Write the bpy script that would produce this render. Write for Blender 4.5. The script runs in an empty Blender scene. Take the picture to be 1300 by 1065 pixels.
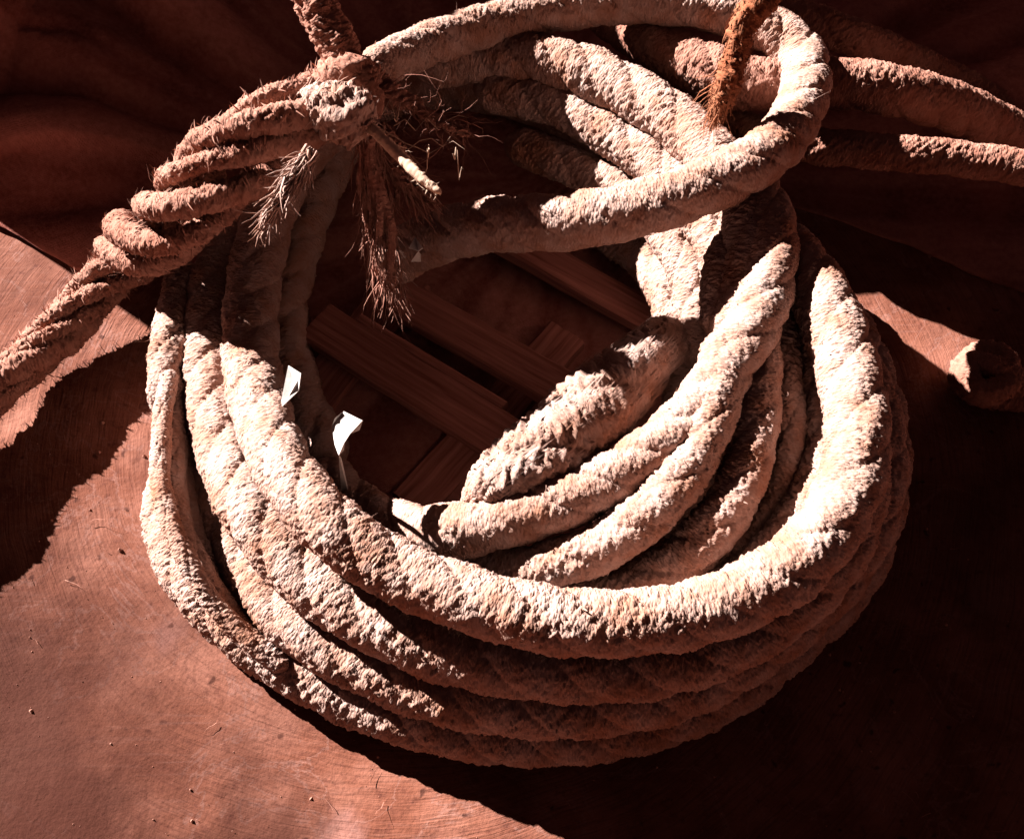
import bpy, math, random
import numpy as np
from mathutils import Vector, Matrix
random.seed(4); RNG = np.random.default_rng(11)
SC = bpy.context.scene
COL = SC.collection
R = math.radians

# ------------------------------------------------------------------ camera
PITCH = R(60); HFOV = R(50); DIST = 1.394
AIM = Vector((0, 0, 0.10))
cam_d = bpy.data.cameras.new('camera'); CAM = bpy.data.objects.new('camera', cam_d); COL.objects.link(CAM)
VIEW = Vector((0, math.cos(PITCH), -math.sin(PITCH)))
CAM.location = AIM - VIEW * DIST
CAM.rotation_euler = (math.pi / 2 - PITCH, 0, 0)
cam_d.angle = HFOV; cam_d.clip_start = 0.02; cam_d.clip_end = 200
SC.camera = CAM

# ------------------------------------------------------------------ light
SUN_EL = R(28)
LH = Vector((0.80, -0.60)).normalized()            # horizontal travel of the light
SUN_ROT = math.atan2(-LH.x, -LH.y)
TOSUN = Vector((-LH.x * math.cos(SUN_EL), -LH.y * math.cos(SUN_EL), math.sin(SUN_EL)))
sd = bpy.data.lights.new('sun', 'SUN'); sd.energy = 5.0; sd.angle = R(0.5); sd.color = (1.0, 0.965, 0.94)
so = bpy.data.objects.new('sun', sd); COL.objects.link(so)
so.rotation_euler = TOSUN.to_track_quat('Z', 'Y').to_euler(); so.location = TOSUN * 5
W = bpy.data.worlds.new('World'); SC.world = W; W.use_nodes = True
nt = W.node_tree; nt.nodes.clear()
sky = nt.nodes.new('ShaderNodeTexSky'); sky.sky_type = 'NISHITA'; sky.sun_disc = False
sky.sun_elevation = SUN_EL; sky.sun_rotation = SUN_ROT; sky.dust_density = 1; sky.air_density = 0.5; sky.altitude = 3000
tint = nt.nodes.new('ShaderNodeMix'); tint.data_type = 'RGBA'; tint.blend_type = 'MULTIPLY'
tint.inputs[0].default_value = 1.0; tint.inputs[7].default_value = (0.38, 0.105, 0.05, 1)   # the photograph is toned red throughout
bg = nt.nodes.new('ShaderNodeBackground'); bg.inputs[1].default_value = 0.05
ow = nt.nodes.new('ShaderNodeOutputWorld')
nt.links.new(sky.outputs[0], tint.inputs[6]); nt.links.new(tint.outputs[2], bg.inputs[0]); nt.links.new(bg.outputs[0], ow.inputs[0])
SC.view_settings.view_transform = 'Standard'; SC.view_settings.look = 'None'
SC.cycles.diffuse_bounces = 1; SC.cycles.max_bounces = 3
SC.view_settings.exposure = 2.2; SC.view_settings.gamma = 1

# ------------------------------------------------------------------ helpers
FPX = 650 / math.tan(HFOV / 2)
RIGHT = Vector((1, 0, 0)); UP = RIGHT.cross(VIEW)
def P(px, py, z=0.0):
    """world point at height z seen at photograph pixel (px, py)"""
    d = VIEW + RIGHT * ((px - 650) / FPX) + UP * ((532.5 - py) / FPX)
    t = (z - CAM.location.z) / d.z
    return CAM.location + d * t

def tag(o, label=None, cat=None, group=None, kind=None):
    if label: o['label'] = label
    if cat: o['category'] = cat
    if group: o['group'] = group
    if kind: o['kind'] = kind
    return o
def empty(name, loc):
    o = bpy.data.objects.new(name, None); COL.objects.link(o); o.location = loc; o.empty_display_size = .05
    return o
def link(name, me, mat, parent=None):
    o = bpy.data.objects.new(name, me); COL.objects.link(o)
    if mat: me.materials.append(mat)
    if parent:
        o.parent = parent
        w = Vector((0, 0, 0)); p = parent
        while p: w += p.location; p = p.parent
        me.transform(Matrix.Translation(-w))
    return o
def np_mesh(name, V, F, uv=None, smooth=True):
    V = np.asarray(V, dtype=np.float32); F = np.asarray(F, dtype=np.int32)
    k = F.shape[1]
    me = bpy.data.meshes.new(name)
    me.vertices.add(len(V)); me.vertices.foreach_set('co', V.ravel())
    me.loops.add(F.size); me.loops.foreach_set('vertex_index', F.ravel())
    me.polygons.add(len(F)); me.polygons.foreach_set('loop_start', np.arange(0, F.size, k, dtype=np.int32))
    me.polygons.foreach_set('loop_total', np.full(len(F), k, dtype=np.int32))
    me.update(calc_edges=True); me.validate()
    me.polygons.foreach_set('use_smooth', np.full(len(me.polygons), smooth, dtype=bool))
    if uv is not None:
        l = me.uv_layers.new(name='UVMap'); l.data.foreach_set('uv', np.asarray(uv, dtype=np.float32).ravel())
    return me

# numpy noise -----------------------------------------------------
def hash2(i, j, k=0):
    h = (i.astype(np.int64) * 374761393 + j.astype(np.int64) * 668265263 + k * 1442695041) & 0xffffffff
    h = ((h ^ (h >> 13)) * 1274126177) & 0xffffffff
    return ((h ^ (h >> 16)) & 0xffff) / 65535.0
def vnoise(x, y, k=0):
    i = np.floor(x); j = np.floor(y); fx = x - i; fy = y - j
    fx = fx * fx * (3 - 2 * fx); fy = fy * fy * (3 - 2 * fy)
    i = i.astype(np.int64); j = j.astype(np.int64)
    return ((hash2(i, j, k) * (1 - fx) + hash2(i + 1, j, k) * fx) * (1 - fy) + (hash2(i, j + 1, k) * (1 - fx) + hash2(i + 1, j + 1, k) * fx) * fy)
def fbm(x, y, k=0, o=4):
    s = 0; a = .5
    for q in range(o):
        s = s + a * vnoise(x * 2 ** q, y * 2 ** q, k + q); a *= .5
    return s
def nubs(a, b, NB, M, k=0):
    """bumps of short yarn; b wraps every NB cells with a shift of M cells in a"""
    best = np.full(a.shape, 9.0); hh = np.zeros(a.shape); tl = np.zeros(a.shape)
    i0 = np.floor(a).astype(np.int64); j0 = np.floor(b).astype(np.int64)
    for di in (-1, 0, 1):
        for dj in (-1, 0, 1):
            i = i0 + di; j = j0 + dj
            wj = j % NB; wi = i + M * (j // NB)
            cx = i + .15 + .7 * hash2(wi, wj, k); cy = j + .1 + .8 * hash2(wi, wj, k + 7)
            d = (a - cx) ** 2 + (b - cy) ** 2
            m = d < best
            best = np.where(m, d, best); hh = np.where(m, hash2(wi, wj, k + 3), hh); tl = np.where(m, a - cx, tl)
    return np.clip(1.05 - best * 1.9, -.45, 1) ** 1 + .55 * tl, hh

def spline(pts, step):
    """Catmull-Rom through rows of values, resampled to equal steps"""
    A = np.array(pts, dtype=float)
    A = np.vstack([2 * A[0] - A[1], A, 2 * A[-1] - A[-2]])
    out = []
    for q in range(1, len(A) - 2):
        p0, p1, p2, p3 = A[q - 1], A[q], A[q + 1], A[q + 2]
        t = np.linspace(0, 1, 40, endpoint=False)[:, None]
        out.append(.5 * ((2 * p1) + (-p0 + p2) * t + (2 * p0 - 5 * p1 + 4 * p2 - p3) * t ** 2 + (-p0 + 3 * p1 - 3 * p2 + p3) * t ** 3))
    C = np.vstack(out + [A[-2:-1]])
    L = np.concatenate([[0], np.cumsum(np.linalg.norm(np.diff(C[:, :3], axis=0), axis=1))])
    s = np.arange(0, L[-1], step)
    return np.stack([np.interp(s, L, C[:, c]) for c in range(C.shape[1])], axis=1), s
def frames(C):
    T = np.gradient(C, axis=0); T /= np.linalg.norm(T, axis=1)[:, None]
    N = np.zeros_like(T); n = np.array([0, 0, 1.0])
    if abs(T[0][2]) > .9: n = np.array([1.0, 0, 0])
    for q in range(len(T)):
        n = n - T[q] * n.dot(T[q]); n /= np.linalg.norm(n); N[q] = n
    return T, N, np.cross(T, N)

SEED = [0]
def rope_mesh(name, pts, r=.035, seg=68, step=.0016, twist=.21, groove=.19, nub=.0025, cell=.0046, wob=.004, ends=(1, 1), world=False, strands=3, mat=None, parent=None, fuzz=380, flen=.007, hair=6, rough=1.0, along=0):
    """a laid rope along pixel/height rows (px, py, z[, r scale]); returns the linked object with its loose fibres under it"""
    SEED[0] += 17; k = SEED[0]
    if not world:
        rows = [list(P(p[0], p[1], p[2])) + [p[3] if len(p) > 3 else 1.0] for p in pts]
    else:
        rows = [list(p[:3]) + [p[3] if len(p) > 3 else 1.0] for p in pts]
    C, s = spline(rows, step)
    sc = C[:, 3]; C = C[:, :3].copy()
    for ax in range(3):
        C[:, ax] += (fbm(s * 9, s * 0 + ax * 5.3, k, 2) - .37) * wob * 2
    T, N, B = frames(C)
    n = len(s)
    th = np.linspace(0, 2 * math.pi, seg, endpoint=False)
    S, TH = np.meshgrid(s, th, indexing='ij')
    # laid strands: three round lobes with grooves between
    ph = (TH - 2 * math.pi * S / twist + 1.2 * (vnoise(S * 4, S * 0, k + 5) - .5)) * strands / (2 * math.pi)
    lobe = np.sqrt(np.clip(1 - (2 * (ph - np.floor(ph)) - 1) ** 2 * .97, 0, 1))
    rad = r * sc[:, None] * (1 - groove + groove * 1.25 * lobe ** .7)
    NB = max(5, int(round(2 * math.pi * r / (cell * 1.9)))); M = int(round(.85 * 2 * math.pi * r / cell))
    a = S / cell + TH / (2 * math.pi) * M + 1.1 * (vnoise(S * 60, TH * 3, k + 2) - .5)
    b = TH / (2 * math.pi) * NB + .5 * (vnoise(S * 90, TH * 5, k + 3) - .5)
    # (a is sheared by M cells per turn so the wrap is seamless)
    nb, hh = nubs(a, b, NB, -M, k)
    big = vnoise(S * 22, np.cos(TH) * 2 + 7, k + 8) * vnoise(S * 19, np.sin(TH) * 2 + 3, k + 9)
    amp = nub * rough * (.4 + 1.2 * hh) * (.7 + .9 * big)
    rad = rad + amp * nb + nub * .9 * (fbm(S * 90, np.cos(TH) * 3.1 + np.sin(TH) * 2.3, k + 4, 3) - .45) + r * .10 * (vnoise(S * 7, S * 0, k + 6) - .5)
    e0, e1 = ends
    d = np.ones(n)
    if e0: d *= np.clip(s / (r * e0), 0, 1) ** .5
    if e1: d *= np.clip((s[-1] - s) / (r * e1), 0, 1) ** .5
    rad = rad * np.maximum(d, .03)[:, None]
    V = C[:, None, :] + rad[..., None] * (np.cos(TH)[..., None] * N[:, None, :] + np.sin(TH)[..., None] * B[:, None, :])
    idx = np.arange(n * seg).reshape(n, seg)
    nx = np.roll(idx, -1, axis=1)
    F = np.stack([idx[:-1], nx[:-1], nx[1:], idx[1:]], axis=-1).reshape(-1, 4)
    U = np.stack([S[:-1], TH[:-1] * r], -1); U2 = np.stack([S[:-1], (TH[:-1] + 2 * math.pi / seg) * r], -1)
    U3 = U2 + [step, 0]; U4 = U + [step, 0]
    uv = np.stack([U, U2, U3, U4], axis=2).reshape(-1, 2)
    o = link(name, np_mesh(name, V.reshape(-1, 3), F, uv), mat or ROPE, parent)
    # loose fibres standing off the surface
    m = int(fuzz * s[-1])
    if m:
        qi = RNG.integers(2, n - 2, m); qj = RNG.integers(0, seg, m)
        p = V[qi, qj]; nrm = p - C[qi]; nrm /= np.linalg.norm(nrm, axis=1)[:, None]
        t = T[qi]; bt = np.cross(nrm, t)
        sgn = np.where(RNG.random(m) < .75, 1, -1)[:, None]
        dr = bt * sgn * max(.15, .8 - .6 * along) + t * (along + RNG.normal(.35, .45, m)[:, None]); dr /= np.linalg.norm(dr, axis=1)[:, None]
        ln = flen * RNG.uniform(.4, 1.3, m)[:, None]; lift = RNG.uniform(.0, .45, m)[:, None] ** 1.3 / (1 + 2.5 * along)
        w = np.cross(dr, nrm) * (RNG.uniform(.0004, .0011, m)[:, None])
        p = p - nrm * .0008
        p1 = p + dr * ln * .55 + nrm * ln * lift * .8; p2 = p + dr * ln * (1 - .3 * lift) + nrm * ln * lift * 1.1
        VV = np.stack([p - w, p + w, p1 + w * .8, p1 - w * .8, p2], axis=1).reshape(-1, 3)
        base = np.arange(m)[:, None] * 5
        FF = np.concatenate([base + [0, 1, 2], base + [0, 2, 3], base + [3, 2, 4]])
        if hair:
            VH, FH = hairs(C, V, T, n, seg, int(hair * s[-1]) + 1)
            FF = np.concatenate([FF, FH + len(VV)]); VV = np.concatenate([VV, VH])
        f = link('loose_fibre', np_mesh('loose_fibre', VV, FF), mat or ROPE, o)
        f['kind'] = 'stuff'
    return o
def sliver(p0, dirs, w):
    """ribbon of crossed triangles through a list of points, tapering to a point"""
    V = []; F = []
    k = len(dirs)
    for q, p in enumerate(dirs):
        t = (dirs[min(q + 1, k - 1)] - dirs[max(q - 1, 0)])
        t = t / (np.linalg.norm(t) + 1e-9)
        a = np.cross(t, [.3, .5, .81]); a /= np.linalg.norm(a) + 1e-9; b = np.cross(t, a)
        ww = w * (1 - .85 * q / (k - 1))
        V += [p + a * ww, p - a * ww * .5 + b * ww * .87, p - a * ww * .5 - b * ww * .87]
    for q in range(k - 1):
        for c in range(3):
            i0 = q * 3 + c; i1 = q * 3 + (c + 1) % 3
            F += [(i0, i1, i1 + 3), (i0, i1 + 3, i0 + 3)]
    return np.array(V), np.array(F)
def join(parts):
    V = []; F = []; o = 0
    for v, f in parts: V.append(v); F.append(f + o); o += len(v)
    return np.concatenate(V), np.concatenate(F)
def wisp(p, d, ln, w, curl=.5, n=5, drop=0):
    """one curling fibre from p along d"""
    pts = [np.array(p, float)]; d = np.array(d, float); d /= np.linalg.norm(d)
    for q in range(n):
        d = d + RNG.normal(0, curl, 3) * .5; d[2] -= drop; d /= np.linalg.norm(d)
        pts.append(pts[-1] + d * ln / n)
    return sliver(p, pts, w)
def hairs(C, V, T, n, seg, m):
    out = []
    for q in range(m):
        i = RNG.integers(2, n - 2); j = RNG.integers(0, seg); p = V[i, j]; nr = p - C[i]; nr /= np.linalg.norm(nr)
        out.append(wisp(p - nr * .002, nr * .45 + T[i] * RNG.normal(.3, 1) + RNG.normal(0, .4, 3), RNG.uniform(.01, .035), RNG.uniform(.0003, .0005), .6))
    return join(out)

# ------------------------------------------------------------------ materials
def newmat(name, rough=.9, spec=.15):
    m = bpy.data.materials.new(name); m.use_nodes = True; t = m.node_tree
    b = t.nodes['Principled BSDF']; b.inputs['Roughness'].default_value = rough; b.inputs['Specular IOR Level'].default_value = spec
    return m, t, b
def nd(t, kind, **kw):
    n = t.nodes.new(kind)
    for a, v in kw.items(): setattr(n, a, v)
    return n
def noise(t, vec, scale, detail=4, rough=.55, dist=0):
    n = nd(t, 'ShaderNodeTexNoise'); n.inputs['Scale'].default_value = scale; n.inputs['Detail'].default_value = detail
    n.inputs['Roughness'].default_value = rough; n.inputs['Distortion'].default_value = dist
    if vec: t.links.new(vec, n.inputs['Vector'])
    return n.outputs['Fac']
def ramp(t, fac, stops):
    n = nd(t, 'ShaderNodeValToRGB'); e = n.color_ramp.elements
    while len(e) < len(stops): e.new(.5)
    for q, (p, c) in enumerate(stops):
        e[q].position = p; e[q].color = (c[0], c[1], c[2], 1) if not isinstance(c, (int, float)) else (c, c, c, 1)
    t.links.new(fac, n.inputs[0]); return n.outputs[0]
def mix(t, fac, a, b, mode='MIX'):
    n = nd(t, 'ShaderNodeMix', data_type='RGBA', blend_type=mode)
    for s, v in ((0, fac), (6, a), (7, b)):
        if hasattr(v, 'is_linked'): t.links.new(v, n.inputs[s])
        elif isinstance(v, (int, float)): n.inputs[s].default_value = v if s == 0 else (v, v, v, 1)
        else: n.inputs[s].default_value = (*v, 1)
    return n.outputs[2]
def bump(t, b, h, strength, dist, prev=None):
    n = nd(t, 'ShaderNodeBump'); n.inputs['Strength'].default_value = strength; n.inputs['Distance'].default_value = dist
    t.links.new(h, n.inputs['Height'])
    if prev: t.links.new(prev, n.inputs['Normal'])
    t.links.new(n.outputs[0], b.inputs['Normal']); return n.outputs[0]
def coords(t, which='Object', scale=(1, 1, 1), rot=(0, 0, 0)):
    c = nd(t, 'ShaderNodeTexCoord'); m = nd(t, 'ShaderNodeMapping'); m.inputs['Scale'].default_value = scale; m.inputs['Rotation'].default_value = rot
    t.links.new(c.outputs[which], m.inputs[0]); return m.outputs[0]

def rope_material(name, pale, mid, dark, stain=.5):
    m, t, b = newmat(name, .95, .08)
    o = coords(t)
    c1 = ramp(t, noise(t, o, 26, 5, .65), [(.30, mid), (.62, pale)])
    st = ramp(t, noise(t, o, 11, 4, .6, .4), [(.50, 0), (.72, stain)])
    c2 = mix(t, st, c1, dark)
    uv = coords(t, 'UV', (560, 240, 1), (0, 0, .6))
    fine = noise(t, uv, 1, 3, .6)
    c3 = mix(t, ramp(t, fine, [(.35, .35), (.65, 0)]), c2, mid)
    t.links.new(c3, b.inputs['Base Color'])
    vo = nd(t, 'ShaderNodeTexVoronoi'); vo.inputs['Scale'].default_value = 1; vo.inputs['Randomness'].default_value = .9
    t.links.new(coords(t, 'UV', (330, 170, 1), (0, 0, .6)), vo.inputs['Vector'])
    n0 = bump(t, b, ramp(t, vo.outputs['Distance'], [(.0, 1), (.75, 0)]), .7, .002)
    n1 = bump(t, b, fine, .6, .0016, n0)
    bump(t, b, noise(t, o, 420, 3, .6), .35, .0012, n1)
    return m
ROPE = rope_material('weathered_rope', (.46, .315, .27), (.34, .16, .105), (.24, .085, .038), .75)
ROPE_TAN = rope_material('tan_rope', (.38, .195, .145), (.27, .105, .07), (.17, .055, .03), .5)
ROPE_ORANGE = rope_material('orange_cord', (.33, .13, .07), (.24, .075, .035), (.17, .045, .02), .5)
FRAY = rope_material('frayed_fibre', (.44, .23, .17), (.27, .10, .07), (.15, .042, .026), .5)

def ground_material():
    m, t, b = newmat('brushed_concrete', .9, .12)
    o = coords(t)
    base = ramp(t, noise(t, o, 9, 6, .65, .3), [(.25, (.11, .031, .017)), (.45, (.19, .064, .038)), (.72, (.33, .135, .092))])
    sp = ramp(t, noise(t, o, 70, 5, .7), [(.30, .75), (.45, 0)])
    c = mix(t, sp, base, (.085, .024, .017))
    # dried splashes
    v = nd(t, 'ShaderNodeTexVoronoi'); v.inputs['Scale'].default_value = 5.2; v.inputs['Randomness'].default_value = 1
    dis = nd(t, 'ShaderNodeVectorMath', operation='ADD')
    nz = nd(t, 'ShaderNodeTexNoise'); nz.inputs['Scale'].default_value = 40; t.links.new(o, nz.inputs[0])
    scl = nd(t, 'ShaderNodeVectorMath', operation='SCALE'); scl.inputs[3].default_value = .03; t.links.new(nz.outputs[1], scl.inputs[0])
    t.links.new(o, dis.inputs[0]); t.links.new(scl.outputs[0], dis.inputs[1]); t.links.new(dis.outputs[0], v.inputs['Vector'])
    spl = ramp(t, v.outputs['Distance'], [(.10, .6), (.17, 0)])
    c = mix(t, spl, c, (.30, .14, .115))
    # pale hairline creases and dark pits
    cr = noise(t, o, 6.5, 7, .62, .6); ab = nd(t, 'ShaderNodeMath', operation='SUBTRACT'); ab.inputs[1].default_value = .5; t.links.new(cr, ab.inputs[0])
    a2 = nd(t, 'ShaderNodeMath', operation='ABSOLUTE'); t.links.new(ab.outputs[0], a2.inputs[0])
    c = mix(t, ramp(t, a2.outputs[0], [(.0, .55), (.012, 0)]), c, (.30, .15, .12))
    v2 = nd(t, 'ShaderNodeTexVoronoi'); v2.inputs['Scale'].default_value = 26; t.links.new(dis.outputs[0], v2.inputs['Vector'])
    c = mix(t, ramp(t, v2.outputs['Distance'], [(.07, .8), (.13, 0)]), c, (.04, .011, .007))
    sc = noise(t, coords(t, 'Object', (9, 150, 9), (0, 0, .5)), 1, 5, .65, .5)
    c = mix(t, ramp(t, sc, [(.55, 0), (.72, .5)]), c, (.27, .12, .09))
    # old wet grime in random patches
    grime = ramp(t, noise(t, o, 2.3, 4, .6, .3), [(.50, 0), (.70, .6)])
    c = mix(t, grime, c, (.06, .017, .012))
    # vignette painted in: ground colour darkened at the near left corner and edge
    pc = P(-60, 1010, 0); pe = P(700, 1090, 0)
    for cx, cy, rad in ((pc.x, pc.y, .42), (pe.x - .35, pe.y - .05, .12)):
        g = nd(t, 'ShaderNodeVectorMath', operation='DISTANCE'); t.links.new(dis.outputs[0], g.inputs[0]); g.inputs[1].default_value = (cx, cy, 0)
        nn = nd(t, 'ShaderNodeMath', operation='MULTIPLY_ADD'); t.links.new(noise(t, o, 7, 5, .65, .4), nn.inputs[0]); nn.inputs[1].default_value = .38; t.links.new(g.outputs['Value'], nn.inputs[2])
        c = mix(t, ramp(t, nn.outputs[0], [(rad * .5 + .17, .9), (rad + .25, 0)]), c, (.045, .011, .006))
    # grain swept in arcs round the coil
    ce = P(520, 520, 0)
    cc = nd(t, 'ShaderNodeTexCoord'); su = nd(t, 'ShaderNodeVectorMath', operation='SUBTRACT'); su.inputs[1].default_value = (ce.x, ce.y, 0); t.links.new(cc.outputs['Object'], su.inputs[0])
    sp_ = nd(t, 'ShaderNodeSeparateXYZ'); t.links.new(su.outputs[0], sp_.inputs[0])
    at = nd(t, 'ShaderNodeMath', operation='ARCTAN2'); t.links.new(sp_.outputs[1], at.inputs[0]); t.links.new(sp_.outputs[0], at.inputs[1])
    ln = nd(t, 'ShaderNodeVectorMath', operation='LENGTH'); t.links.new(su.outputs[0], ln.inputs[0])
    wob = nd(t, 'ShaderNodeMath', operation='MULTIPLY_ADD'); t.links.new(noise(t, o, 4, 3), wob.inputs[0]); wob.inputs[1].default_value = .035; t.links.new(ln.outputs['Value'], wob.inputs[2])
    cb = nd(t, 'ShaderNodeCombineXYZ'); t.links.new(wob.outputs[0], cb.inputs[0]); t.links.new(at.outputs[0], cb.inputs[1])
    m1 = nd(t, 'ShaderNodeMapping'); m1.inputs['Scale'].default_value = (300, 7, 1); t.links.new(cb.outputs[0], m1.inputs[0])
    grain = noise(t, m1.outputs[0], 1, 4, .6)
    c = mix(t, ramp(t, grain, [(.34, .38), (.52, 0)]), c, (.06, .016, .010))
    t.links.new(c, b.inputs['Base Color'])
    n1 = bump(t, b, grain, .6, .0025)
    n2 = bump(t, b, noise(t, o, 190, 4, .65), .45, .002, n1)
    bump(t, b, noise(t, o, 34, 4, .6), .35, .006, n2)
    return m
GROUND = ground_material()

def cloth_material():
    m, t, b = newmat('coarse_hessian', .97, .05)
    o = coords(t)
    base = ramp(t, noise(t, o, 14, 5, .65), [(.28, (.15, .040, .028)), (.75, (.36, .12, .092))])
    wv = []
    for rot in (.35, .35 + math.pi / 2):
        w = nd(t, 'ShaderNodeTexWave', wave_type='BANDS'); w.inputs['Scale'].default_value = 150; w.inputs['Distortion'].default_value = 3.5; w.inputs['Detail'].default_value = 3
        t.links.new(coords(t, 'Object', (1, 1, 1), (0, 0, rot)), w.inputs[0]); wv.append(w.outputs['Fac'])
    weave = mix(t, 1.0, wv[0], wv[1], 'MULTIPLY')
    c = mix(t, ramp(t, noise(t, o, 120, 4, .6), [(.4, 0), (.7, .5)]), base, (.42, .16, .125))
    at = nd(t, 'ShaderNodeAttribute', attribute_name='crest_light'); crest_fac = nd(t, 'ShaderNodeMath', operation='MULTIPLY'); t.links.new(at.outputs['Fac'], crest_fac.inputs[0]); t.links.new(noise(t, o, 60, 5, .7), crest_fac.inputs[1])
    c = mix(t, crest_fac.outputs[0], c, (.62, .27, .21))  # blends the painted light of the fold crests into the cloth colour
    t.links.new(c, b.inputs['Base Color'])
    n1 = bump(t, b, weave, .4, .0016)
    bump(t, b, noise(t, o, 150, 4, .65), .6, .004, n1)
    return m
CLOTH = cloth_material()
def wood_material():
    m, t, b = newmat('weathered_wood', .85, .15)
    o = coords(t, 'UV', (6, 120, 1))
    c = ramp(t, noise(t, o, 1, 5, .6, .3), [(.3, (.20, .064, .045)), (.7, (.52, .21, .16))])
    t.links.new(c, b.inputs['Base Color']); bump(t, b, noise(t, o, 1.6, 4, .6), .5, .002)
    return m
WOOD = wood_material()
def plain(name, col, rough=.9):
    m, t, b = newmat(name, rough, .1); o = coords(t)
    c = ramp(t, noise(t, o, 60, 4, .6), [(.3, tuple(q * .75 for q in col)), (.7, col)])
    t.links.new(c, b.inputs['Base Color']); bump(t, b, noise(t, o, 300, 3, .6), .3, .001); return m
SUN_SPOT = plain('pale_sun_spot', (.66, .58, .53))  # for the added scraps that stand in for sun spots
STRAW = plain('straw', (.70, .46, .33))

# ------------------------------------------------------------------ ground
def ground():
    # fine near the coil, then out to the horizon
    xs = np.concatenate([[-60, -20, -6, -2.5], np.linspace(-1.3, 1.5, 190), [3, 7, 20, 60]])
    ys = np.concatenate([[-60, -20, -6, -2.5], np.linspace(-1.2, 1.2, 170), [3, 7, 20, 60]])
    X, Y = np.meshgrid(xs, ys, indexing='ij')
    Z = (fbm(X * 6 + 40, Y * 6 + 40, 3, 4) - .47) * .010
    V = np.stack([X, Y, Z], -1).reshape(-1, 3); i = np.arange(len(xs) * len(ys)).reshape(len(xs), len(ys))
    F = np.stack([i[:-1, :-1], i[1:, :-1], i[1:, 1:], i[:-1, 1:]], -1).reshape(-1, 4)
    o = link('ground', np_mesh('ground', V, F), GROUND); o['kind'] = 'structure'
ground()

# ------------------------------------------------------------------ the draped sacking behind
def sacking():
    edge = np.array([list(P(x, y, 0))[:2] for x, y in ((-900, -200), (-300, 120), (-60, 255), (30, 305), (100, 350), (210, 345), (300, 430), (400, 610), (600, 720), (800, 660), (930, 430), (1000, 262), (1150, 312), (1300, 372), (1500, 430), (1900, 560))])
    u = np.linspace(0, 1, 560); L = np.concatenate([[0], np.cumsum(np.linalg.norm(np.diff(edge, axis=0), axis=1))]); L /= L[-1]
    ex = np.interp(u, L, edge[:, 0]); ey = np.interp(u, L, edge[:, 1])
    ey = ey + (fbm(u * 60, u * 0, 5, 3) - .45) * .02
    v = np.linspace(0, 1, 360)
    U, Vv = np.meshgrid(u, v, indexing='ij')
    back = 2.4
    X = ex[:, None] + (U - .5) * 1.2 * Vv; Y = ey[:, None] * (1 - Vv) + back * Vv
    c = P(700, 230, 0); dx = X - c.x; dy = Y - c.y
    rr = np.hypot(dx, dy); an = np.arctan2(dy, dx)
    an = an + .10 * (fbm(X * 3 + 9, Y * 3 + 9, 21, 3) - .45)
    f = (.55 * np.abs(np.sin(an * 15 + 1.3 + 2 * vnoise(X * 2, Y * 2, 33))) + .5 * np.abs(np.sin(an * 6.3 + .4)) + .45 * fbm(an * 9, rr * 1.5, 44, 3))
    A = np.clip((rr - .38) / .45, 0, 1)
    A = A * A * (3 - 2 * A)
    lift = np.clip(Vv * 6, 0, 1)
    Z = .012 + A * lift * (.02 + .15 * f) + .16 * np.clip(Vv - .12, 0, 1) ** 1.2 * A + (fbm(X * 14, Y * 14, 55, 3) - .45) * .02 * A * lift
    # unseen heap added beyond the top left, its crest shaped to shade the coil
    al = X * LH.x + Y * LH.y; la = -X * LH.y + Y * LH.x
    sm = lambda x: np.clip(x, 0, 1) ** 2 * (3 - 2 * np.clip(x, 0, 1))
    Z = Z * (1 - .68 * sm((la - .30) / .30))
    H = .45 * sm((la + .156) / .014) + .255 * sm((la + .11) / .08) + np.clip((la - .593) * 2.1, 0, .185) + .105 * sm((la - .05) / .03) * sm((.21 - la) / .03) + .02 * (vnoise(la * 14, la * 0, 61) - .5)
    Z = np.maximum(Z, H * np.exp(-((al + 1.2) / .13) ** 2) * sm((1.6 - la) / .25))
    Vt = np.stack([X, Y, Z], -1).reshape(-1, 3); i = np.arange(U.size).reshape(U.shape)
    F = np.stack([i[:-1, :-1], i[1:, :-1], i[1:, 1:], i[:-1, 1:]], -1).reshape(-1, 4)
    me = np_mesh('sacking', Vt, F)
    crest_light = np.clip((f - .55) * 1.6 + (fbm(an * 40, rr * 6, 71, 4) - .45) * 1.4, 0, 1)  # light on the fold ridges, painted in as a paler colour
    at = me.attributes.new('crest_light', 'FLOAT', 'POINT'); at.data.foreach_set('value', crest_light.ravel().astype(np.float32))
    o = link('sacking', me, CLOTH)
    md = o.modifiers.new('thickness', 'SOLIDIFY'); md.thickness = .006; md.offset = -1
    tag(o, 'dark red brown sacking spread in long radiating folds behind the coil of rope', 'sacking')
sacking()

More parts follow.
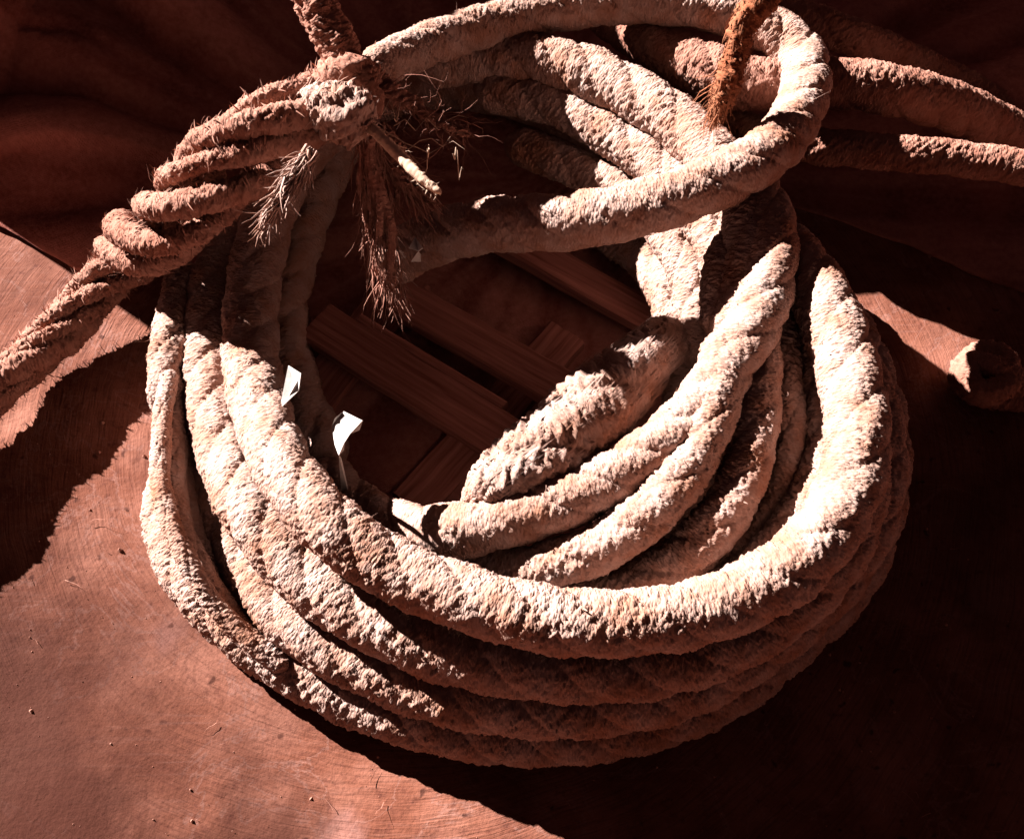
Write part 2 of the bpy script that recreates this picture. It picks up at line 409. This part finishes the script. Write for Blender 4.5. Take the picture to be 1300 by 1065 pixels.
# ------------------------------------------------------------------ wooden grating in the middle of the coil
def board(name, a, b, w, th, parent, mat=WOOD, seed=0):
    a = Vector(a); b = Vector(b); d = (b - a); ln = d.length; d.normalize(); s = Vector((-d.y, d.x, 0)).normalized(); up = d.cross(s)
    rr = random.Random(seed); n = 12; V = []; F = []; uv = []
    for q in range(n + 1):
        p = a + d * ln * q / n
        w2 = w / 2 * (1 + rr.uniform(-.03, .03)); ch = .003
        for (x, z) in ((-w2 + ch, 0), (-w2, -ch), (-w2, -th), (w2, -th), (w2, -ch), (w2 - ch, 0)):
            V.append(p + s * x + up * (z + rr.uniform(-.0008, .0008)))
    for q in range(n):
        for c in range(6):
            F.append((q * 6 + c, q * 6 + (c + 1) % 6, q * 6 + 6 + (c + 1) % 6, q * 6 + 6 + c))
    me = bpy.data.meshes.new(name); me.from_pydata([tuple(v) for v in V], [], F + [(5, 4, 3, 2, 1, 0), tuple(n * 6 + c for c in range(6))])
    l = me.uv_layers.new()
    for lp in me.loops:
        v = V[lp.vertex_index]; r_ = v - a
        l.data[lp.index].uv = (r_.dot(d) + seed, r_.dot(s) + r_.dot(up) + seed * .37)
    return link(name, me, mat, parent)
gr = empty('wooden_grating', P(600, 470, 0))
tag(gr, 'old wooden grating of crossed slats showing in the dark middle of the coil', 'grating')
for q, (x0, y0, x1, y1, w) in enumerate(((400, 405, 700, 590, .066), (505, 372, 765, 520, .058), (455, 402, 640, 514, .016), (600, 275, 900, 440, .05))):
    board('slat', P(x0, y0, .055), P(x1, y1, .055), w, .02, gr, seed=q)
for q, (x0, y0, x1, y1, w) in enumerate(((520, 350, 350, 560, .07), (720, 420, 520, 640, .06), (880, 380, 700, 620, .06))):
    board('batten', P(x0, y0, .033), P(x1, y1, .033), w, .03, gr, seed=q + 9)

# ------------------------------------------------------------------ the coil
coil = empty('rope_coil', P(660, 480, 0))
tag(coil, 'big untidy coil of thick pale weathered rope piled on the ground in the middle', 'rope coil')
def turn(name, pts, **kw): return rope_mesh(name, pts, parent=coil, **kw)
# bottom turns first
turn('rope_turn', [(420, 200, .05), (310, 300, .04), (244, 420, .034), (232, 560, .034), (216, 645, .034), (236, 720, .034), (310, 802, .034), (415, 868, .034), (530, 912, .034), (660, 932, .034), (800, 920, .034), (900, 885, .034), (1000, 815, .036), (1080, 725, .045), (1118, 630, .055), (1115, 530, .06), (1080, 430, .05), (1020, 330, .04)], r=.033)
turn('rope_turn', [(400, 160, .09), (320, 260, .08), (268, 400, .04), (266, 540, .04), (287, 660, .055), (350, 760, .08), (445, 832, .082), (560, 879, .083), (680, 895, .084), (810, 884, .084), (920, 846, .085), (1020, 776, .09), (1088, 690, .10), (1112, 595, .11), (1098, 495, .11), (1045, 400, .10), (980, 330, .09)], r=.033)
turn('rope_turn', [(430, 130, .15), (345, 220, .13), (282, 340, .11), (266, 460, .095), (280, 560, .11), (325, 655, .138), (395, 735, .136), (495, 795, .134), (600, 832, .132), (720, 848, .132), (840, 840, .132), (950, 800, .135), (1045, 725, .15), (1088, 640, .165), (1080, 560, .16), (1030, 450, .14)], r=.034)
turn('rope_turn', [(455, 130, .22), (385, 190, .19), (340, 280, .16), (318, 390, .135), (322, 490, .15), (355, 585, .20), (413, 660, .22), (492, 716, .208), (580, 755, .21), (680, 781, .213), (780, 790, .216), (880, 778, .22), (968, 745, .225), (1036, 690, .23), (1078, 618, .235), (1088, 540, .235), (1074, 460, .23), (1048, 390, .22), (1000, 320, .20), (930, 260, .18)], r=.0335)
# the outermost turn, slipped down on the left, with a thin ridge of rope standing on it
turn('rope_turn', [(238, 335, .10), (226, 390, .10), (214, 450, .105), (212, 492, .10, .9), (225, 540, .06, .7)], r=.024)
ridge = [(216, 470, .12), (206, 530, .125), (203, 590, .125), (212, 650, .125), (234, 705, .12), (268, 760, .10), (315, 808, .08), (370, 848, .06)]
for dz, rr in ((0, .011), (.026, .017), (.056, .019)):
    rows = []
    for p in ridge:
        w = P(*p); rows.append((w.x + dz * .25, w.y, max(.02, w.z - dz)))
    rope_mesh('rope_turn', rows, r=rr, world=True, parent=coil, cell=.004, nub=.0014, fuzz=900)
# inner turns on the right hand side, one below the other
turn('rope_turn', [(1030, 400, .18), (1052, 480, .17), (1056, 560, .165), (1030, 640, .16), (972, 720, .15), (880, 775, .15), (760, 800, .14)], r=.030)
turn('rope_turn', [(970, 330, .19), (992, 420, .185), (1002, 500, .175), (1002, 570, .16), (985, 640, .13), (920, 720, .11), (820, 775, .09), (740, 775, .08)], r=.017)
turn('rope_turn', [(935, 330, .22), (958, 420, .215), (962, 510, .20), (948, 590, .19), (912, 660, .175), (858, 718, .145), (775, 758, .115), (660, 750, .10)], r=.0265)
turn('rope_turn', [(925, 420, .225), (905, 520, .22), (870, 600, .205), (815, 660, .185), (740, 703, .155), (650, 726, .11), (540, 705, .06), (450, 650, .035)], r=.0265)
# back ropes, sloping from the shade at the back towards the right side
turn('rope_turn', [(520, 85, .20), (610, 72, .20), (690, 78, .21), (770, 103, .22), (850, 150, .23), (915, 215, .24), (950, 290, .235), (950, 370, .22), (920, 450, .20)], r=.033)
turn('rope_turn', [(600, 110, .16), (700, 131, .17), (770, 167, .18), (842, 220, .19), (903, 290, .205), (925, 360, .205), (918, 440, .18)], r=.030)
turn('rope_turn', [(640, 180, .12), (740, 217, .13), (805, 255, .14), (858, 310, .155), (884, 380, .15), (880, 470, .12)], r=.0265)
turn('rope_turn', [(720, 270, .04), (800, 315, .06), (842, 362, .10), (864, 424, .105), (868, 480, .09), (865, 560, .08)], r=.025)
turn('rope_turn', [(420, 150, .05), (540, 110, .045), (680, 130, .04), (800, 200, .04), (880, 290, .04), (920, 380, .04), (930, 480, .04), (900, 590, .04), (840, 680, .04)], r=.036, fuzz=300, seg=40, step=.003)
turn('rope_turn', [(425, 600, .02), (375, 500, .03), (362, 390, .045), (390, 270, .05), (440, 170, .05)], r=.034, fuzz=300, seg=40, step=.003)
# the rope that dives from the right shoulder into the middle
turn('rope_turn', [(948, 225, .24), (975, 285, .245), (972, 360, .24), (945, 430, .23), (900, 505, .215), (840, 565, .20), (770, 610, .185), (690, 645, .17), (615, 667, .145), (556, 677, .12), (500, 668, .085), (450, 640, .05), (400, 590, .03)], r=.031, nub=.002, groove=.2, twist=.19)
# the loop lying on top
turn('rope_loop', [(470, 345, .16), (540, 310, .19), (620, 287, .235), (720, 282, .27), (800, 268, .285), (880, 245, .295), (950, 212, .295, .97), (1002, 165, .275, .95), (1024, 110, .25, .95), (1014, 65, .24, .95), (965, 28, .245, .92), (890, 8, .25, .9), (800, 2, .25, .88), (700, 12, .245, .88), (600, 38, .25, .86), (520, 66, .275, .8), (460, 95, .31, .7)], r=.033, nub=.002, groove=.2, twist=.19)
# the torn end lying in the middle
turn('frayed_rope_end', [(585, 645, .15, .3), (620, 622, .165, .8), (670, 590, .18, 1.05), (720, 555, .18, 1.25), (765, 510, .18, 1.2), (805, 470, .165, 1.0), (840, 435, .14, .8), (870, 400, .11, .7)], r=.036, nub=.0042, cell=.0075, groove=.24, twist=.34, fuzz=6000, flen=.03, hair=30, along=1.6)

# ------------------------------------------------------------------ the loosely laid rope on the left and its knot
tw = empty('twisted_rope', P(120, 400, 0))
tag(tw, 'loosely twisted old rope of three open strands crossing to a frayed knot, top left', 'rope')
axis = [(-260, 690, .09), (-80, 550, .06), (0, 488, .05), (80, 412, .055), (160, 330, .11), (230, 262, .29), (300, 200, .35), (370, 148, .37), (440, 105, .36)]
Cx, sx = spline([list(P(*p)) for p in axis], .01)
Tx, Nx, Bx = frames(Cx)
NS = 5
for q in range(NS):
    a = 2 * math.pi * (q / NS) + 2 * math.pi * sx / .40 + .5 + 1.0 * (vnoise(sx * 5, sx * 0 + q * 3.1, 77) - .5)
    hr = np.interp(sx / sx[-1], [0, .42, .62, .9, 1], [.013, .019, .034, .034, .016]) * (.8 + .5 * vnoise(sx * 7, sx * 0 + q * 1.7, 78))
    pts = Cx + hr[:, None] * (np.cos(a)[:, None] * Nx + np.sin(a)[:, None] * Bx)
    rows = [list(p) + [.7 + .75 * vnoise(np.array([t_ * 6]), np.array([q * 2.0]), 79)[0]] for p, t_ in zip(pts[::3], sx[::3])]
    rope_mesh('strand', rows, r=.0130, seg=40, world=True, mat=ROPE_TAN, parent=tw, twist=.075, groove=.28, nub=.0026, cell=.004, fuzz=1800, flen=.014, hair=25, strands=2)
# wraps of the knot
rope_mesh('knot', [(398, 125, 0.350), (425, 95, 0.380), (452, 100, 0.395), (462, 130, 0.380), (440, 155, 0.360), (412, 140, 0.360), (420, 108, 0.390), (450, 92, 0.400), (478, 112, 0.370)], r=.018, seg=40, mat=ROPE_TAN, parent=tw, nub=.0045, cell=.006, fuzz=2500, flen=.014, hair=30)
rope_mesh('knot', [(385, 128, 0.380, .6), (410, 138, 0.390), (440, 148, 0.395, 1.25), (468, 160, 0.385, 1.0), (480, 166, 0.380, .6)], r=.022, seg=44, parent=tw, nub=.007, cell=.007, groove=.2, fuzz=3000, flen=.016, hair=60)
def bundle(name, path, n, spread, w, mat, parent, curl=.35, ln=(.05, .12), drop=.05, kind='stuff'):
    C, s = spline([list(P(*p)) for p in path], .004); T, N, B = frames(C); out = []
    for q in range(n):
        i = int(RNG.random() ** 1.2 * (len(C) - 2)); a = RNG.random() * 6.28; rr = spread * RNG.random() ** .6 * (.6 + .6 * RNG.random())
        p = C[i] + rr * (math.cos(a) * N[i] + math.sin(a) * B[i])
        out.append(wisp(p, T[i] + RNG.normal(0, .15, 3), RNG.uniform(*ln), w * RNG.uniform(.5, 1.4), curl, 6, drop))
    v, f = join(out); o = link(name, np_mesh(name, v, f), mat, parent); o['kind'] = kind; return o
# tassel hanging from the knot into the coil
TS = [(466, 165, .36), (474, 215, .32), (480, 270, .275), (487, 320, .23), (494, 365, .19)]
for q in range(11):
    ox, oy, oz = RNG.normal(0, .010, 3); end = RNG.uniform(.55, 1.0)
    Cs, ss = spline([list(P(*p)) for p in TS], .01); m = max(6, int(len(Cs) * end)); Cs = Cs[:m]
    g = np.linspace(0, 1, m)[:, None]
    Cs = Cs + np.array([ox, oy, oz]) * (.4 + 1.1 * g) + .004 * np.stack([np.sin(g[:, 0] * 9 + q), np.cos(g[:, 0] * 7 + q * 2), 0 * g[:, 0]], 1)
    rows = [list(c) + [RNG.uniform(.7, 1.3) * (1 - .6 * t) + .1] for c, t in zip(Cs[::2], g[::2, 0])]
    rope_mesh('tassel_strand', rows, r=.0052, seg=18, step=.002, world=True, mat=FRAY, parent=tw, nub=.0016, cell=.003, groove=.35, twist=.06, wob=.006, strands=2, fuzz=500, flen=.012, along=2.5, hair=12)
bundle('tassel_fibre', TS, 260, .019, .0012, FRAY, tw, .3, (.04, .10), .02)
T2 = [(478, 160, .35), (500, 200, .32), (522, 235, .295), (535, 252, .285)]
rope_mesh('tassel', [p + (w,) for p, w in zip(T2, (.7, 1, .8, .3))], r=.013, seg=36, mat=FRAY, parent=tw, nub=.006, cell=.006, groove=.3, fuzz=2500, flen=.016, along=2.5)
bundle('tassel_fibre', T2, 220, .014, .0018, FRAY, tw, .3, (.03, .06), .02)
T3 = [(470, 90, .38), (490, 118, .37), (515, 130, .36), (550, 150, .35), (598, 172, .34)]
rope_mesh('tassel', [p + (w,) for p, w in zip(T3, (.8, 1, .6, .25, .1))], r=.011, seg=36, mat=FRAY, parent=tw, nub=.005, cell=.006, groove=.3, fuzz=600, flen=.010, along=2.5)
bundle('tassel_fibre', T3, 130, .010, .0007, FRAY, tw, .9, (.03, .09), .03)
out = []
for (x0, y0, x1, y1) in ((485, 165, 590, 190), (490, 185, 590, 170), (500, 160, 595, 150), (545, 190, 540, 215), (575, 195, 588, 215), (500, 150, 520, 130), (480, 150, 530, 120)):
    p0 = np.array(P(x0, y0, .37)); p1 = np.array(P(x1, y1, .35))
    pts = [p0 + (p1 - p0) * q / 7 + np.array([0, 1, .6]) * .018 * math.sin(q / 7 * math.pi) * RNG.uniform(-1, 1) for q in range(8)]
    out.append(sliver(p0, pts, .0011))
v, f = join(out); o = link('loose_fibre', np_mesh('loose_fibre', v, f), STRAW, tw); o['kind'] = 'stuff'
rope_mesh('straw', [(468, 160, 0.390, .9), (500, 190, 0.385, 1.0), (530, 222, 0.380, .9), (560, 247, 0.375, .5)], r=.0062, seg=16, mat=STRAW, parent=tw, nub=.001, fuzz=300, hair=20, flen=.012, wob=.002)
# pale ragged tuft hanging off the strands
bundle('torn_tuft', [(398, 190, .40), (370, 228, .385), (340, 272, .365)], 240, .009, .0018, ROPE, tw, .35, (.02, .05), .02)

# cord rising from the knot out of the picture
cd = rope_mesh('hanging_cord', [(372, -120, .50), (394, -20, .45), (416, 35, .42), (445, 92, .39)], r=.021, seg=48, mat=ROPE_TAN, groove=.16, nub=.004, fuzz=1500, hair=15)
tag(cd, 'short pale cord running up out of the knot at the top left edge', 'cord')

# hairy orange cord over the back ropes
oc = rope_mesh('hairy_cord', [(1000, -70, .42, 1.2), (974, -8, .41, 1.15), (946, 32, .39, 1.0), (934, 66, .365, .9), (922, 100, .34, .95), (911, 128, .315, .8), (908, 150, .30, .3)], r=.0125, seg=36, mat=ROPE_ORANGE, groove=.3, twist=.10, nub=.005, wob=.008, fuzz=4500, flen=.02, hair=80, along=1.0)
bundle('loose_fibre', [(930, 80, .355), (916, 115, .325), (908, 150, .30)], 150, .010, .0011, ROPE_ORANGE, oc, .45, (.02, .055), .03)
tag(oc, 'thin hairy orange cord with a frayed end hanging over the back of the coil', 'cord')

# ropes running away to the right over the sacking
def stray(pts, label, mat=ROPE_TAN, **kw):
    o = rope_mesh('loose_rope', pts, mat=mat, **kw); tag(o, label, 'rope', 'loose ropes running off behind the coil'); return o
stray([(760, 10, .14), (830, 55, .19), (890, 85, .205), (960, 108, .21), (1050, 105, .21), (1150, 118, .195), (1240, 150, .12), (1330, 190, .02)], 'thick pale rope passing under the hairy orange cord and off to the right', r=.033)
stray([(800, 75, .08), (880, 125, .08), (950, 165, .14), (1020, 182, .165), (1130, 194, .175), (1260, 208, .175), (1400, 225, .17)], 'slim rope lying nearest the lit ground at the upper right', r=.022)
stray([(960, 10, .19), (1020, 25, .18), (1090, 52, .16), (1160, 80, .11), (1240, 120, .05), (1320, 160, 0)], 'dim rope highest up, fading into the sacking at the top right', r=.024)

# ------------------------------------------------------------------ small things
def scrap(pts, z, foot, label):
    """an added pale strip raised into the sun, standing in for a sun spot: outline at its top, running down to a foot on the floor"""
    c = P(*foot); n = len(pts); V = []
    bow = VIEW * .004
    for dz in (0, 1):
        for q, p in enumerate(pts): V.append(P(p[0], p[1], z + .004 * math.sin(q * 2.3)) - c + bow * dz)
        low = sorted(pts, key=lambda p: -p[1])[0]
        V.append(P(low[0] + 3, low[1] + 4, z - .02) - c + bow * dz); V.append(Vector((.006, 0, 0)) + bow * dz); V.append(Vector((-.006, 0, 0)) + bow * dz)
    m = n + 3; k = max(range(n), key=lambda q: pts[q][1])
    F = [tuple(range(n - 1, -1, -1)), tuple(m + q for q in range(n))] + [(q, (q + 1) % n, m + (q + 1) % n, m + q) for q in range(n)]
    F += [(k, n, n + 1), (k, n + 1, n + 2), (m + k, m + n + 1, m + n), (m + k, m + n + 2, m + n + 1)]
    me = bpy.data.meshes.new('sun_spot_scrap'); me.from_pydata([tuple(v) for v in V], [], F)
    o = link('sun_spot_scrap', me, SUN_SPOT); o.location = c; tag(o, label, 'scrap', 'added pale scraps standing in for sun spots in the coil')
scrap([(366, 464), (382, 474), (379, 496), (358, 516), (357, 508), (363, 484)], .255, (372, 560, .01), 'added long pale scrap standing in for a sun spot beside the inner left turn of the coil')
scrap([(436, 522), (460, 534), (456, 546), (444, 551), (437, 562), (436, 572), (430, 578), (425, 565), (421, 542), (425, 531)], .225, (440, 640, .01), 'added ragged pale scrap standing in for a sun spot, with a tapering tail, nearest the middle of the coil')
scrap([(527, 301), (537, 315), (531, 319), (519, 315)], .26, (528, 332, .235), 'smallest added pale scrap, standing in for a sun spot, to the right of the hanging tassel')

def grit():
    """crumbs of stone and bits of fibre shed on the ground"""
    V = []; F = []
    for q in range(700):
        p = P(RNG.uniform(-80, 1380), RNG.uniform(250, 1100), 0); r = .0007 + .0028 * RNG.random() ** 5
        b = len(V); z = r * .3
        for a in range(5): V.append((p.x + r * math.cos(a * 1.257) * RNG.uniform(.7, 1.2), p.y + r * math.sin(a * 1.257) * RNG.uniform(.7, 1.2), z - r * .5))
        V.append((p.x, p.y, z + r * RNG.uniform(.5, .9)))
        F += [(b + a, b + (a + 1) % 5, b + 5) for a in range(5)]
    parts = [(np.array(V), np.array(F))]
    for q in range(45):
        p = P(RNG.uniform(-80, 1380), RNG.uniform(250, 1100), .004); a = RNG.random() * 6.28
        parts.append(wisp(p, (math.cos(a), math.sin(a), 0), RNG.uniform(.010, .035), .0005, .4))
    v, f = join(parts); o = link('grit', np_mesh('grit', v, f, smooth=False), FRAY); tag(o, 'scattered crumbs of grit and shed fibre on the bare ground', 'grit', kind='stuff')
grit()

kn = rope_mesh('knotted_rope', [(1330, 520, .012, .5), (1290, 505, .016), (1245, 500, .018), (1222, 478, .024), (1240, 452, .034), (1272, 458, .046), (1278, 486, .05), (1250, 500, .05), (1228, 482, .045), (1236, 462, .05), (1268, 470, .055), (1300, 490, .035), (1330, 488, .014, .5)], r=.015, seg=36, mat=ROPE_TAN, nub=.003, cell=.0045, fuzz=1200, hair=20)
tag(kn, 'small knotted scrap of rope lying on the ground at the far right', 'rope')
